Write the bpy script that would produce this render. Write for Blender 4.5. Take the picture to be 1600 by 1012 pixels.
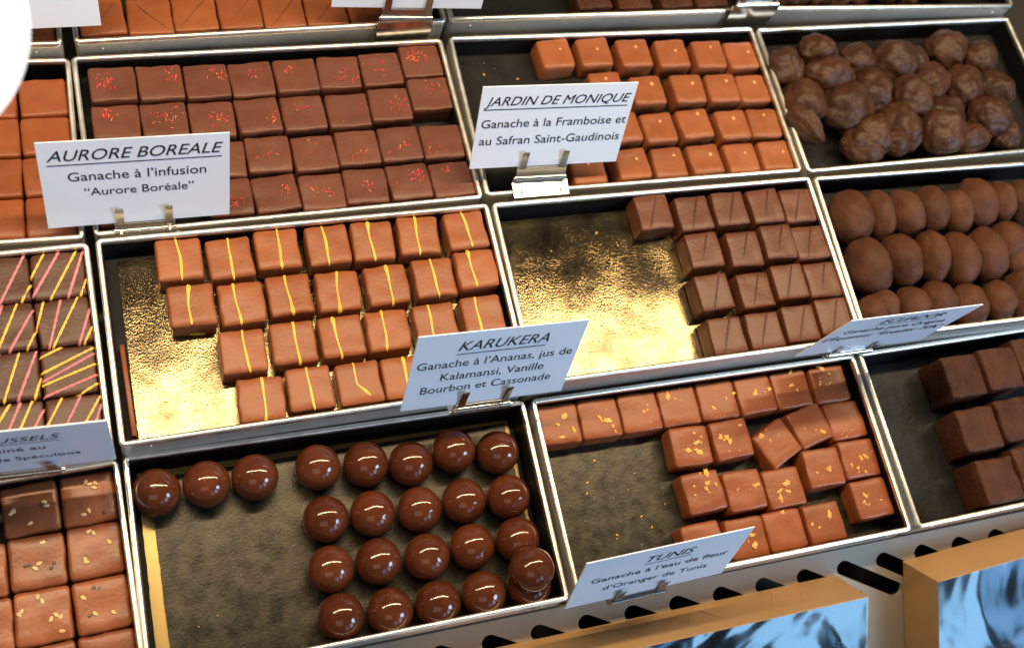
import bpy, bmesh, math, random
from mathutils import Vector, Matrix, Euler, noise

scene = bpy.context.scene
for o in list(bpy.data.objects): bpy.data.objects.remove(o)
COL = scene.collection
MM = 0.001

# ---- measured layout (metres for trays and cards, millimetres inside a tray)
TRAYS={('A', 0): [-0.10864, 0.17249, 0.00269, 0.00153, -0.01242], ('A', 1): [0.10502, 0.1745, 0.00269, 0.00153, 0.02531], ('A', 2): [0.31845, 0.17803, 0.00269, 0.00153, -0.00145], ('A', 3): [0.53074, 0.17599, 0.00269, 0.00153, -0.02485], ('B', 0): [-0.10812, 0.06151, -0.00463, -0.01565, -0.02622], ('B', 1): [0.10415, 0.06071, -0.00463, -0.01565, 0.0105], ('B', 2): [0.317, 0.06209, -0.00463, -0.01565, -0.00873], ('B', 3): [0.52957, 0.06046, -0.00463, -0.01565, 0.00552], ('C', 0): [-0.10758, -0.05582, 0.0, 0.01127, 0.0068], ('C', 1): [0.10523, -0.05342, 0.0, 0.01127, 0.00212], ('C', 2): [0.31659, -0.05373, 0.0, 0.01127, -0.00498], ('C', 3): [0.52804, -0.05666, 0.0, 0.01127, -0.01693], ('D', 0): [-0.10548, -0.1652, -0.01928, 0.00014, 0.01768], ('D', 1): [0.105, -0.16344, -0.01928, 0.00014, -0.0096], ('D', 2): [0.3188, -0.16559, -0.01928, 0.00014, -0.00796], ('D', 3): [0.53245, -0.16615, -0.01928, 0.00014, -0.00014]}
CARDS={('B', 1): [-0.08113, 0.00359, 0.00459, -0.00838, 0.30317, -0.01914], ('B', 2): [-0.07089, 0.01034, 0.01249, -0.02812, 0.34349, 0.01479], ('C', 1): [0.07309, -0.00672, 0.01017, -0.00155, 0.36117, -0.06873], ('C', 2): [0.09212, -0.00749, 0.00947, 0.00691, -0.00513, -0.05165], ('D', 2): [-0.07064, -0.00341, 0.00823, 0.01639, 0.2525, 0.049], ('C', 0): [0.0612, -0.00315, 0.00399, -0.04492, 0.04248, 0.0043], ('A', 0): [0.08104, 0.00269, 0.01037, 0.02122, 0.33002, 0.01093], ('A', 1): [0.0783, 0.00103, 0.01411, -0.0654, 0.22038, -0.01141]}
HOLD={('B', 1): [-81.0, 5.4, 29.8], ('B', 2): [-77.5, 22.0, 31.7], ('C', 1): [81.6, -27.9, 32.5], ('C', 2): [110.1, -26.8, 31.8], ('D', 2): [-48.9, -57.1, 28.5], ('C', 0): [68.1, -10.5, 35.5], ('A', 0): [89.4, 6.5, 19.9], ('A', 1): [77.5, 9.7, 32.7], ('A', 2): [101.1, 6.9, 31.9]}
ITEMS={
 ('A', 0):[(0, 90.0, -39.8, -0.5), (0, 65.8, -39.8, 0.8)],
 ('A', 1):[(0, -88.9, -37.7, 1.5), (0, -64.1, -39.2, -1.0), (0, -39.4, -38.1, -0.2), (0, -14.7, -38.6, 0.5), (0, 10.1, -15.6, -1.0), (0, 34.8, -15.6, 1.6), (0, 59.5, -15.6, -0.7), (1, 10.0, -39.8, 0.8), (1, 34.8, -39.8, -0.5), (1, 59.5, -39.8, 1.3)],
 ('A', 2):[(0, -7.1, -36.2, 0.8), (0, 21.7, -37.1, -3.4), (0, 49.9, -37.9, 1.1), (0, 76.2, -37.6, -0.7)],
 ('B', 0):[(0, 65.0, 31.1, -1.3), (0, 89.8, 31.2, 1.8), (1, 65.0, 7.4, 0.3), (1, 89.8, 7.4, 0.3), (2, 65.0, -16.3, -1.6), (2, 89.8, -16.3, 1.4), (3, 65.0, -40.0, 0.1), (3, 89.8, -40.0, 0.9)],
 ('B', 1):[(0, -85.4, 36.7, 0.1), (0, -60.6, 35.9, 1.2), (0, -35.7, 35.1, 0.8), (0, -10.9, 34.9, 2.1), (0, 14.0, 35.5, 1.6), (0, 39.1, 35.8, -2.6), (0, 64.0, 36.8, 1.3), (0, 89.2, 40.5, -0.1), (1, -86.2, 12.1, -1.0), (1, -61.4, 11.6, 0.9), (1, -36.5, 10.4, -0.1), (1, -11.1, 10.7, 2.7), (1, 13.8, 10.7, 1.1), (1, 39.5, 10.1, 0.1), (1, 64.5, 12.1, -0.9), (1, 89.7, 17.7, 0.2), (2, -34.5, -15.1, -2.1), (2, -9.7, -14.1, -0.3), (2, 15.2, -16.0, 1.4), (2, 40.0, -14.5, -0.2), (2, 64.9, -14.0, 0.3), (2, 89.7, -14.8, -0.6), (3, -89.6, -38.3, -1.5), (3, -34.4, -38.9, 0.7), (3, -9.6, -39.0, 3.0), (3, 15.2, -40.3, -0.3), (3, 40.1, -39.4, -1.9), (3, 64.9, -38.9, 2.0), (3, 89.7, -39.8, 1.4)],
 ('B', 2):[(0, -37.9, 41.0, 3.1), (0, -11.4, 41.0, 0.8), (0, 15.4, 39.2, 1.4), (0, 41.9, 37.9, 0.7), (0, 67.9, 36.0, -1.4), (0, 90.8, 34.1, 1.8), (1, -10.0, 15.6, 1.3), (1, 17.0, 11.3, 0.7), (1, 45.3, 11.4, -0.2), (1, 69.4, 10.3, 0.2), (1, 90.8, 8.5, 0.7), (2, -6.9, -14.1, 3.1), (2, 16.7, -16.0, 1.6), (2, 42.2, -14.8, 2.9), (2, 68.1, -16.9, 1.6), (2, 90.8, -17.2, -3.0), (3, -37.5, -41.0, -0.1), (3, -8.0, -39.8, 2.0), (3, 16.1, -40.7, 0.7), (3, 41.3, -40.3, 2.4), (3, 66.6, -41.0, 1.0), (3, 90.8, -41.0, -0.2)],
 ('C', 0):[(0, 63.5, 39.3, -0.5), (0, 89.2, 39.3, -0.6), (1, 63.5, 14.1, 1.1), (1, 89.2, 14.1, 2.3), (2, 63.5, -11.1, -1.5), (2, 89.2, -11.5, -0.1), (3, 63.5, -36.4, -0.3), (3, 89.2, -36.7, -2.0)],
 ('C', 1):[(0, -65.6, 40.0, -0.9), (0, -40.1, 37.8, 1.9), (0, -15.3, 40.2, -0.1), (0, 11.8, 39.6, 1.1), (0, 36.0, 39.6, -2.0), (0, 62.1, 40.2, -2.2), (0, 89.5, 40.2, 1.1), (1, -62.6, 13.9, -0.3), (1, -38.0, 12.2, 0.0), (1, -13.2, 13.5, 2.0), (1, 12.3, 12.6, -1.7), (1, 39.0, 13.1, 0.5), (1, 65.3, 14.1, 0.8), (1, 90.3, 16.5, -0.2), (2, -41.2, -14.1, -0.7), (2, -15.1, -12.8, -0.7), (2, 9.8, -12.9, 0.8), (2, 34.4, -12.6, -1.2), (2, 60.9, -12.0, 0.2), (2, 87.8, -11.0, 0.4), (3, -35.9, -40.2, -2.7), (3, -11.1, -38.1, 0.2), (3, 14.5, -39.1, 0.3), (3, 38.1, -39.3, -0.6)],
 ('C', 2):[(0, -6.1, 40.4, 0.7), (0, 19.5, 37.6, 1.0), (0, 44.1, 38.5, -0.3), (0, 68.8, 38.0, 2.0), (0, 91.0, 36.3, -0.8), (1, 19.5, 13.3, 0.7), (1, 45.6, 11.5, -0.7), (1, 69.9, 13.7, -0.8), (1, 91.0, 10.8, -0.3), (2, 17.7, -13.2, 1.1), (2, 44.3, -15.5, -0.2), (2, 69.2, -12.5, -0.3), (2, 91.0, -13.9, -0.1), (3, 17.6, -40.4, -0.4), (3, 42.8, -40.4, -1.0), (3, 67.4, -38.9, -1.4), (3, 91.0, -37.0, -0.7)],
 ('D', 0):[(0, 62.7, 39.0, 2.1), (0, 89.2, 39.0, -0.3), (1, 37.8, 13.3, -2.0), (1, 63.5, 13.3, -1.3), (1, 89.2, 13.3, -0.8), (2, 37.8, -12.4, -1.4), (2, 63.5, -12.4, -1.4), (2, 89.2, -12.4, 0.8), (3, 63.5, -38.1, 2.3), (3, 89.2, -38.1, 0.1)],
 ('D', 2):[(0, -89.7, 40.1, -2.3), (0, -64.9, 40.1, -1.7), (0, -40.0, 40.1, -1.1), (0, -15.2, 40.1, -0.6), (0, 10.0, 40.1, -2.1), (0, 34.9, 40.1, 1.3), (0, 59.7, 40.1, -0.1), (0, 86.4, 40.1, -0.4), (1, -14.9, 16.4, -2.4), (1, 11.6, 16.5, 1.5), (1, 39.8, 9.5, 24), (1, 64.5, 16.7, 13), (1, 89.1, 16.5, 0.8), (2, -14.5, -10.7, 1.5), (2, 10.5, -13.9, -0.5), (2, 35.4, -16.5, 0.5), (2, 64.9, -9.0, -1.4), (2, 89.7, -7.2, -1.2), (3, -22.7, -38.8, 1.6), (3, 3.3, -40.1, -1.0), (3, 28.3, -40.1, -0.1), (3, 54.2, -40.1, 0.8), (3, 89.7, -31.9, 0.3)],
 ('D', 3):[(0, -39.3, 29.1, -0.9), (0, -9.8, 30.5, -1.6), (0, 18.4, 33.9, 0.1), (1, -41.6, -5.1, -0.4), (1, -12.2, -2.6, 0.4), (2, -41.5, -36.9, -0.7), (2, -13.2, -34.4, -1.6)],
 ('D', 1):[(0, -91.2, 35.9, 0.0), (0, -66.9, 36.3, 0.0), (0, -43.0, 36.1, 0.0), (0, -10.9, 36.3, 0.0), (0, 13.8, 34.0, 0.0), (0, 37.3, 30.7, 0.0), (0, 61.8, 34.1, 0.0), (0, 85.6, 29.6, 0.0), (1, -11.3, 9.0, 0.0), (1, 12.7, 7.9, 0.0), (1, 37.4, 6.0, 0.0), (1, 61.7, 6.6, 0.0), (1, 86.3, 4.8, 0.0), (2, -12.9, -16.3, 0.0), (2, 11.4, -16.7, 0.0), (2, 36.5, -18.7, 0.0), (2, 61.1, -17.8, 0.0), (2, 86.2, -18.5, 0.0), (3, -11.7, -40.3, 0.0), (3, 12.8, -42.4, 0.0), (3, 37.4, -43.1, 0.0), (3, 61.9, -42.7, 0.0), (3, 87.0, -43.1, 0.0)],
 ('C', 3):[(0, -89.1, 25.6, 13.7, 17.8), (0, -67.9, 24.5, 9.8, 16.4), (0, -47.1, 24.9, 11.7, 15.7), (0, -27.2, 26.1, 11.1, 15.7), (0, -9.6, 22.6, 10.4, 15.0), (0, 9.4, 27.5, 13.7, 17.1), (0, 29.1, 27.4, 9.8, 14.2), (0, 44.8, 26.9, 10.4, 14.2), (1, -86.2, -8.1, 14.3, 18.5), (1, -61.9, -6.4, 12.4, 17.8), (1, -39.1, -6.5, 10.4, 17.8), (1, -19.5, -9.7, 11.7, 18.5), (1, 2.4, -8.3, 13.7, 18.5), (1, 24.0, -1.2, 12.4, 14.2), (1, 27.1, -14.0, 10.4, 11.4), (2, -98.5, -36.6, 10.4, 10.7), (2, -82.8, -33.8, 10.4, 11.4), (2, -63.1, -36.5, 11.1, 12.8), (2, -44.7, -35.9, 12.4, 13.5), (2, -23.5, -40.1, 12.4, 13.5), (2, -0.1, -39.9, 11.1, 13.5), (2, 15.4, -37.5, 10.4, 15.7)],
 ('B', 3):[(0, -94.9, 25.0, 12.8, 14.1), (0, -66.9, 31.4, 13.6, 11.7), (0, -37.5, 24.9, 12.8, 10.8), (0, -6.3, 23.1, 15.8, 15.8), (0, 15.0, 26.0, 8.3, 10.0), (0, 41.2, 31.3, 14.3, 14.1), (0, 61.3, 20.0, 12.0, 11.7), (0, -66.3, 12.2, 18.1, 11.7), (0, -33.3, 1.3, 13.6, 16.6), (0, -59.4, -10.2, 18.1, 18.3), (0, -88.6, -3.5, 14.3, 16.6), (0, -103.1, -22.3, 7.5, 15.0), (0, -8.4, -9.2, 14.3, 15.8), (0, 16.1, 5.3, 13.6, 14.1), (0, 38.7, -1.0, 12.8, 16.6), (0, 17.6, -19.8, 12.8, 14.1), (0, 60.8, -7.4, 11.3, 15.0), (0, 47.4, -26.9, 15.8, 13.3), (0, -24.0, -26.9, 15.1, 17.5), (0, -48.7, -32.7, 15.1, 14.1), (0, -55.8, -46.5, 15.1, 12.5), (0, -32.9, -53.8, 11.3, 9.2), (0, 3.3, -39.2, 15.8, 15.8), (0, 31.6, -50.2, 14.3, 10.8), (0, 60.4, -43.1, 10.5, 11.7), (0, 7.7, -55.1, 9.0, 6.7)],
 ('A', 3):[(0, -74.9, -47.6, 12.0, 11.0), (0, -66.3, -45.5, 12.0, 11.0), (0, -48.9, -44.6, 12.0, 11.0), (0, -35.1, -45.8, 12.0, 11.0), (0, -18.4, -44.8, 12.0, 11.0), (0, 5.8, -42.8, 12.0, 11.0), (0, 24.0, -44.0, 12.0, 11.0), (0, 51.8, -42.0, 12.0, 11.0)],
}

# ---- tuned settings
WORLD = 0.07
STRIP = ((.25, .088, .64), (.25, -.03, 0), 1.5, .03, 12.5, (1.0, .77, .48))
WINDOW = ((1.05, -.74, .62), (.25, -.1, 0), .4, .4, 8, (.55, .76, 1.0))
FILL = ((-.5, -1.2, 1.5), (.2, -.05, 0), 1.2, .8, 3, (1.0, .90, .78))  # added soft fill, unseen behind the camera
SHOP = (.95, -1.25, .52)
PANES = ((-.46, 1.1, (.30, .60, 1.0)), (.0, 2.5, (.46, .77, 1.0)), (.46, 1.5, (.36, .66, 1.0)))  # uneven pane split of the daylight, invented to vary the film's reflections
FOIL_R, FOIL_B = .10, .32
PANEL_A, PANEL_H = 0.5635, -0.02
SLOT_X, SLOT_Y, SLOT_L, SLOT_W, SLOT_ANG = 0.06581, -0.00979, .052, .0092, 0.5111
BOX1 = (0.06422, -0.01528, 0.0)
BOX2 = (0.11125, -0.01572, 0.055)
GLOBE_R = .0311
BRUS = [('BRUSSELS', .365, .775, .27, 1), ('Praliné au', .37, .69, .50, 0), ('de Spéculoos', .44, .84, .72, 0)]
# ------------------------------------------------------------------ camera
cam = bpy.data.cameras.new('camera')
cam.sensor_fit = 'HORIZONTAL'; cam.sensor_width = 36.0; cam.lens = 36.0*1749.185/1600
cam.clip_start = .01; cam.clip_end = 60
CR = Matrix(((0.940801, 0.118736, -0.317482), (-0.223424, 0.921593, -0.317407), (0.254902, 0.36955, 0.893565)))
CP = Vector((0.0138816, -0.265077, 0.543891))
cob = bpy.data.objects.new('camera', cam); COL.objects.link(cob)
M = CR.to_4x4(); M.translation = CP; cob.matrix_world = M
scene.camera = cob
cam.dof.use_dof = True; cam.dof.focus_distance = .585; cam.dof.aperture_fstop = 9.0

# ------------------------------------------------------------------ light
w = bpy.data.worlds.new('World'); scene.world = w; w.use_nodes = True
wb = w.node_tree.nodes['Background']; wb.inputs[0].default_value = (.95, .97, 1.0, 1); wb.inputs[1].default_value = WORLD
def area(name, loc, tgt, sx, sy, power, col, spread=180):
    l = bpy.data.lights.new(name, 'AREA'); l.shape = 'RECTANGLE' if sx != sy else 'DISK'; l.size = sx
    if sx != sy: l.size_y = sy
    l.energy = power; l.color = col; l.spread = math.radians(spread)
    o = bpy.data.objects.new(name, l); COL.objects.link(o)
    z = (Vector(loc)-Vector(tgt)).normalized(); x = Vector((1, 0, 0)); y = z.cross(x).normalized(); x = y.cross(z)
    if abs(z.x) > .5:
        y = Vector((0, 0, 1)); x = y.cross(z).normalized(); y = z.cross(x)
    m = Matrix((x, y, z)).transposed().to_4x4(); m.translation = loc; o.matrix_world = m
    return o
area('strip_lamp', *STRIP)
area('window_light', *WINDOW)
area('fill_light', *FILL)
for k_, (dx_, pw_, c_) in enumerate(PANES): area('shopfront_daylight', (SHOP[0]+dx_, SHOP[1]+dx_*.55, SHOP[2]), (.45+dx_*.3, -.25, 0), .36, .5, pw_, c_)
scene.view_settings.view_transform = 'Standard'; scene.view_settings.look = 'None'
scene.view_settings.exposure = 0; scene.view_settings.gamma = 1

# ------------------------------------------------------------------ materials
def srgb(h):
    c = [int(h[i:i+2], 16)/255 for i in (0, 2, 4)]
    return tuple((v/12.92 if v <= .04045 else ((v+.055)/1.055)**2.4) for v in c)
def mat(name, col, rough=.5, metal=0, spec=.5, var=.12, scale=60, bump=0, bscale=400, col2=None, sss=0, coat=0, detail=4, rvar=0, tex='Object'):
    m = bpy.data.materials.new(name); m.use_nodes = True; nt = m.node_tree; N = nt.nodes; Lk = nt.links
    b = N['Principled BSDF']
    b.inputs['Roughness'].default_value = rough; b.inputs['Metallic'].default_value = metal
    b.inputs['Specular IOR Level'].default_value = spec
    if coat: b.inputs['Coat Weight'].default_value = coat; b.inputs['Coat Roughness'].default_value = .06
    if sss:
        b.inputs['Subsurface Weight'].default_value = sss; b.inputs['Subsurface Radius'].default_value = (1, .5, .3); b.inputs['Subsurface Scale'].default_value = .001
    tc = N.new('ShaderNodeTexCoord'); src = tc.outputs[tex]
    info = N.new('ShaderNodeObjectInfo')
    add = N.new('ShaderNodeVectorMath'); add.operation = 'ADD'
    sc = N.new('ShaderNodeVectorMath'); sc.operation = 'SCALE'; sc.inputs['Scale'].default_value = 3.0
    comb = N.new('ShaderNodeCombineXYZ')
    for i in range(3): Lk.new(info.outputs['Random'], comb.inputs[i])
    Lk.new(comb.outputs[0], sc.inputs[0]); Lk.new(src, add.inputs[0]); Lk.new(sc.outputs[0], add.inputs[1])
    n = N.new('ShaderNodeTexNoise'); n.inputs['Scale'].default_value = scale; n.inputs['Detail'].default_value = detail
    Lk.new(add.outputs[0], n.inputs['Vector'])
    r = N.new('ShaderNodeValToRGB'); r.color_ramp.elements[0].position = .3; r.color_ramp.elements[1].position = .7
    c2 = col2 or tuple(v*(1+var) for v in col); c1 = col if col2 else tuple(v*(1-var) for v in col)
    r.color_ramp.elements[0].color = (*c1, 1); r.color_ramp.elements[1].color = (*c2, 1)
    Lk.new(n.outputs['Fac'], r.inputs[0])
    # piece to piece variation
    hsv = N.new('ShaderNodeHueSaturation'); mr = N.new('ShaderNodeMapRange'); mr.inputs[3].default_value = 1-var*.7; mr.inputs[4].default_value = 1+var*.7
    Lk.new(info.outputs['Random'], mr.inputs[0]); Lk.new(mr.outputs[0], hsv.inputs['Value']); Lk.new(r.outputs[0], hsv.inputs['Color'])
    Lk.new(hsv.outputs[0], b.inputs['Base Color'])
    if rvar:
        mr2 = N.new('ShaderNodeMapRange'); mr2.inputs[3].default_value = max(.02, rough-rvar); mr2.inputs[4].default_value = rough+rvar
        Lk.new(n.outputs['Fac'], mr2.inputs[0]); Lk.new(mr2.outputs[0], b.inputs['Roughness'])
    if bump:
        n2 = N.new('ShaderNodeTexNoise'); n2.inputs['Scale'].default_value = bscale; n2.inputs['Detail'].default_value = 3
        Lk.new(add.outputs[0], n2.inputs['Vector'])
        bp = N.new('ShaderNodeBump'); bp.inputs['Strength'].default_value = bump; bp.inputs['Distance'].default_value = .001
        Lk.new(n2.outputs['Fac'], bp.inputs['Height']); Lk.new(bp.outputs[0], b.inputs['Normal'])
    return m
def choc(name, col, rough=.38, spec=.34, var=.1, bump=.14):
    return mat(name, col, rough, 0, spec, var, 90, bump, 500, sss=0, rvar=.06)
M_ = {}
M_['milk'] = choc('milk_chocolate', (.24, .068, .0215))
M_['milk_light'] = choc('light_milk_chocolate', (.268, .080, .0275))
M_['milk_orange'] = choc('amber_milk_chocolate', (.238, .062, .018))
M_['milk_red'] = choc('warm_milk_chocolate', (.235, .068, .023), .36, .45, var=.25)
M_['mid'] = choc('mid_brown_chocolate', (.128, .043, .0235))
M_['mid2'] = choc('plain_brown_chocolate', (.112, .0345, .0155))
M_['striped'] = choc('striped_chocolate', (.078, .028, .0165))
M_['dark'] = choc('dark_chocolate', (.060, .020, .0095), .5, .16, .25, .9)
M_['truffle'] = choc('truffle_chocolate', (.080, .0305, .0155), .58, .16, .22, .4)
M_['rock'] = choc('lump_chocolate', (.055, .0225, .0115), .44, .24, .3, .5)
M_['ridge'] = choc('ridge_chocolate', (.07, .026, .013))
M_['dome'] = mat('glossy_dark_chocolate', (.085, .0215, .008), .095, 0, .5, .22, 120, .02, 220, coat=0, rvar=.035)
M_['yellow'] = mat('yellow_icing', (.72, .47, .06), .35, var=.08)
M_['pink'] = mat('pink_icing', (.50, .17, .19), .4, var=.08)
M_['petal'] = mat('red_petal', (.62, .045, .06), .6, var=.25, scale=900)
M_['petal2'] = mat('orange_petal', (.72, .22, .09), .6, var=.25, scale=900)
M_['zest'] = mat('candied_zest', (.72, .34, .055), .4, var=.25, scale=700)
M_['sesame'] = mat('sesame', (.72, .45, .2), .45, var=.15, scale=900)
M_['poppy'] = mat('grey_seed', (.12, .085, .055), .5, var=.3, scale=900)
M_['dot'] = mat('caramel_dot', (.62, .27, .1), .35, var=.05)
M_['steel'] = mat('brushed_steel', (.62, .61, .58), .3, 1, var=.05, scale=300, rvar=.06)
M_['satin'] = mat('satin_aluminium', (.5, .47, .43), .5, .55, .5, .06, 200)
M_['rim'] = mat('polished_rim', (.86, .83, .75), .36, 1, var=.08, scale=160, rvar=.1, bump=.05, bscale=300)
M_['chrome'] = mat('clip_chrome', (.52, .50, .47), .2, 1, var=.04, scale=200)
M_['black'] = mat('darkened_liner', (.006, .006, .0065), .5, 0, .14, .3, 40, .1, 200)  # tray insides coloured black for the dark surroundings steel would mirror; also the cord
M_['card'] = mat('card_plastic', (.74, .80, .92), .3, 0, .5, .015, 30)  # white card with the blue of the daylight mixed into its colour
M_['ink'] = mat('ink', (.012, .013, .018), .5, var=.1)
M_['panel'] = mat('panel_enamel', (.26, .215, .165), .42, 0, .4, .05, 12, .03, 300)
M_['counter'] = mat('counter_dark', (.03, .022, .014), .6, var=.3, scale=12)
M_['goldcard'] = mat('gold_card', (.50, .29, .125), .42, .35, .5, .08, 25, .06, 60, rvar=.05)
M_['goldedge'] = mat('gold_strip', (.36, .255, .10), .35, .9, .5, .1, 40)
def foil():
    m = mat('crinkled_gold_foil', (.05, .040, .025), FOIL_R, .95, .5, .1, 60, 0, 400, col2=(.25, .195, .105), rvar=.03, tex='Object')
    nt = m.node_tree; N = nt.nodes; Lk = nt.links; b = N['Principled BSDF']
    tc = [n for n in N if n.type == 'TEX_COORD'][0]
    v = N.new('ShaderNodeTexVoronoi'); v.inputs['Scale'].default_value = 900; v.feature = 'F1'
    n = N.new('ShaderNodeTexNoise'); n.inputs['Scale'].default_value = 900; n.inputs['Detail'].default_value = 8; n.inputs['Roughness'].default_value = .75
    n3 = N.new('ShaderNodeTexNoise'); n3.inputs['Scale'].default_value = 38; n3.inputs['Detail'].default_value = 5
    for q in (v, n, n3): Lk.new(tc.outputs['Object'], q.inputs['Vector'])
    b1 = N.new('ShaderNodeBump'); b1.inputs['Strength'].default_value = FOIL_B; b1.inputs['Distance'].default_value = .00022
    Lk.new(n.outputs['Fac'], b1.inputs['Height'])
    b2 = N.new('ShaderNodeBump'); b2.inputs['Strength'].default_value = .22; b2.inputs['Distance'].default_value = .00018
    Lk.new(v.outputs['Distance'], b2.inputs['Height']); Lk.new(b1.outputs[0], b2.inputs['Normal'])
    b3 = N.new('ShaderNodeBump'); b3.inputs['Strength'].default_value = .12; b3.inputs['Distance'].default_value = .001
    Lk.new(n3.outputs['Fac'], b3.inputs['Height']); Lk.new(b2.outputs[0], b3.inputs['Normal'])
    Lk.new(b3.outputs[0], b.inputs['Normal'])
    return m
M_['foil'] = foil()
M_['foil_dull'] = mat('dull_dark_foil', (.016, .0138, .0098), .34, .5, .3, .1, 150, .10, 700, col2=(.05, .0425, .029), detail=10, rvar=.08)  # darker, rougher foil than the gold boards
def film():
    m = bpy.data.materials.new('clear_film'); m.use_nodes = True; nt = m.node_tree; N = nt.nodes; Lk = nt.links
    N.remove(N['Principled BSDF']); out = N['Material Output']
    tr = N.new('ShaderNodeBsdfTransparent'); tr.inputs[0].default_value = (.7, .72, .78, 1)
    gl = N.new('ShaderNodeBsdfGlossy'); gl.inputs['Roughness'].default_value = .15; gl.inputs['Color'].default_value = (.62, .80, 1, 1)
    mx = N.new('ShaderNodeMixShader'); fr = N.new('ShaderNodeFresnel'); fr.inputs['IOR'].default_value = 2.2
    mp = N.new('ShaderNodeMath'); mp.operation = 'MULTIPLY'; mp.inputs[1].default_value = 1.35; mp.use_clamp = True
    tc = N.new('ShaderNodeTexCoord'); n = N.new('ShaderNodeTexNoise'); n.inputs['Scale'].default_value = 8.5; n.inputs['Detail'].default_value = 3.2; n.inputs['Roughness'].default_value = .35; n.inputs['Distortion'].default_value = .9
    Lk.new(tc.outputs['Object'], n.inputs['Vector'])
    bp = N.new('ShaderNodeBump'); bp.inputs['Strength'].default_value = .8; bp.inputs['Distance'].default_value = .02
    Lk.new(n.outputs['Fac'], bp.inputs['Height']); Lk.new(bp.outputs[0], gl.inputs['Normal'])
    Lk.new(fr.outputs[0], mp.inputs[0]); Lk.new(mp.outputs[0], mx.inputs[0]); Lk.new(tr.outputs[0], mx.inputs[1]); Lk.new(gl.outputs[0], mx.inputs[2])
    Lk.new(mx.outputs[0], out.inputs[0]); return m
M_['film'] = film()
def glow():
    m = bpy.data.materials.new('lit_opal_glass'); m.use_nodes = True; b = m.node_tree.nodes['Principled BSDF']
    b.inputs['Base Color'].default_value = (.9, .9, .9, 1); b.inputs['Emission Color'].default_value = (1, .99, .96, 1); b.inputs['Emission Strength'].default_value = 1.6
    return m
M_['glow'] = glow()

# ------------------------------------------------------------------ helpers
def link(name, me, parent=None, mw=None):
    o = bpy.data.objects.new(name, me); COL.objects.link(o)
    if parent is not None: o.parent = parent
    if mw is not None: (setattr(o, 'matrix_world', mw) if parent is None else setattr(o, 'matrix_local', mw))
    return o
def tag(o, label, cat, group=None, kind=None):
    o['label'] = label
    o['category'] = cat
    if group: o['group'] = group
    if kind: o['kind'] = kind
    return o
def empty(name, mw):
    o = bpy.data.objects.new(name, None); COL.objects.link(o); o.empty_display_size = .01; o.matrix_world = mw; return o
def mesh(name, bm, mats, smooth=True):
    me = bpy.data.meshes.new(name); bmesh.ops.recalc_face_normals(bm, faces=bm.faces); bm.to_mesh(me); bm.free()
    for m in (mats if isinstance(mats, (list, tuple)) else [mats]): me.materials.append(m)
    if smooth:
        me.shade_smooth(); me.set_sharp_from_angle(angle=math.radians(48))
    return me
def box(bm, x0, x1, y0, y1, z0, z1, bev=0):
    b2 = bmesh.new(); bmesh.ops.create_cube(b2, size=1)
    for v in b2.verts: v.co = Vector(((x0+x1)/2+v.co.x*(x1-x0), (y0+y1)/2+v.co.y*(y1-y0), (z0+z1)/2+v.co.z*(z1-z0)))
    if bev: bmesh.ops.bevel(b2, geom=list(b2.edges), offset=bev, segments=2, affect='EDGES', profile=.5)
    t = bpy.data.meshes.new('t'); b2.to_mesh(t); b2.free(); bm.from_mesh(t); bpy.data.meshes.remove(t)
def tube(bm, pts, rads, seg=6, flat=1.0, mi=0, closed=False, up=Vector((0, 0, 1))):
    rings = []
    n = len(pts)
    for i, p in enumerate(pts):
        a = pts[max(i-1, 0)] if not closed else pts[i-1]; b = pts[min(i+1, n-1)] if not closed else pts[(i+1) % n]
        t = (b-a).normalized(); s = t.cross(up)
        s = s.normalized() if s.length > 1e-6 else Vector((1, 0, 0)); u = s.cross(t).normalized()
        r = rads[i] if isinstance(rads, (list, tuple)) else rads
        rings.append([bm.verts.new(p+s*(math.cos(k*2*math.pi/seg)*r)+u*(math.sin(k*2*math.pi/seg)*r*flat)) for k in range(seg)])
    for i in range(n if closed else n-1):
        A = rings[i]; B = rings[(i+1) % n]
        for k in range(seg):
            f = bm.faces.new((A[k], A[(k+1) % seg], B[(k+1) % seg], B[k])); f.material_index = mi
    if not closed:
        f = bm.faces.new(rings[0]); f.material_index = mi; f = bm.faces.new(list(reversed(rings[-1]))); f.material_index = mi
def cyl(bm, a, b, r, seg=16):
    tube(bm, [a, b], r, seg, 1, 0, False, Vector((0, 0, 1)) if abs((b-a).normalized().z) < .9 else Vector((0, 1, 0)))

def tframe(t):
    ox, oy, oz, p, y = TRAYS[t]
    return Matrix.Translation((ox, oy, oz)) @ Matrix.Rotation(p, 4, 'X') @ Matrix.Rotation(y, 4, 'Z')
TW, TD = 210*MM, 109.82*MM
DEPTH = {'A': 16*MM, 'B': 16*MM, 'C': 16*MM, 'D': 20.5*MM}
OUTER = {'A': 30*MM, 'B': 22*MM, 'C': 30*MM, 'D': 30*MM}

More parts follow.
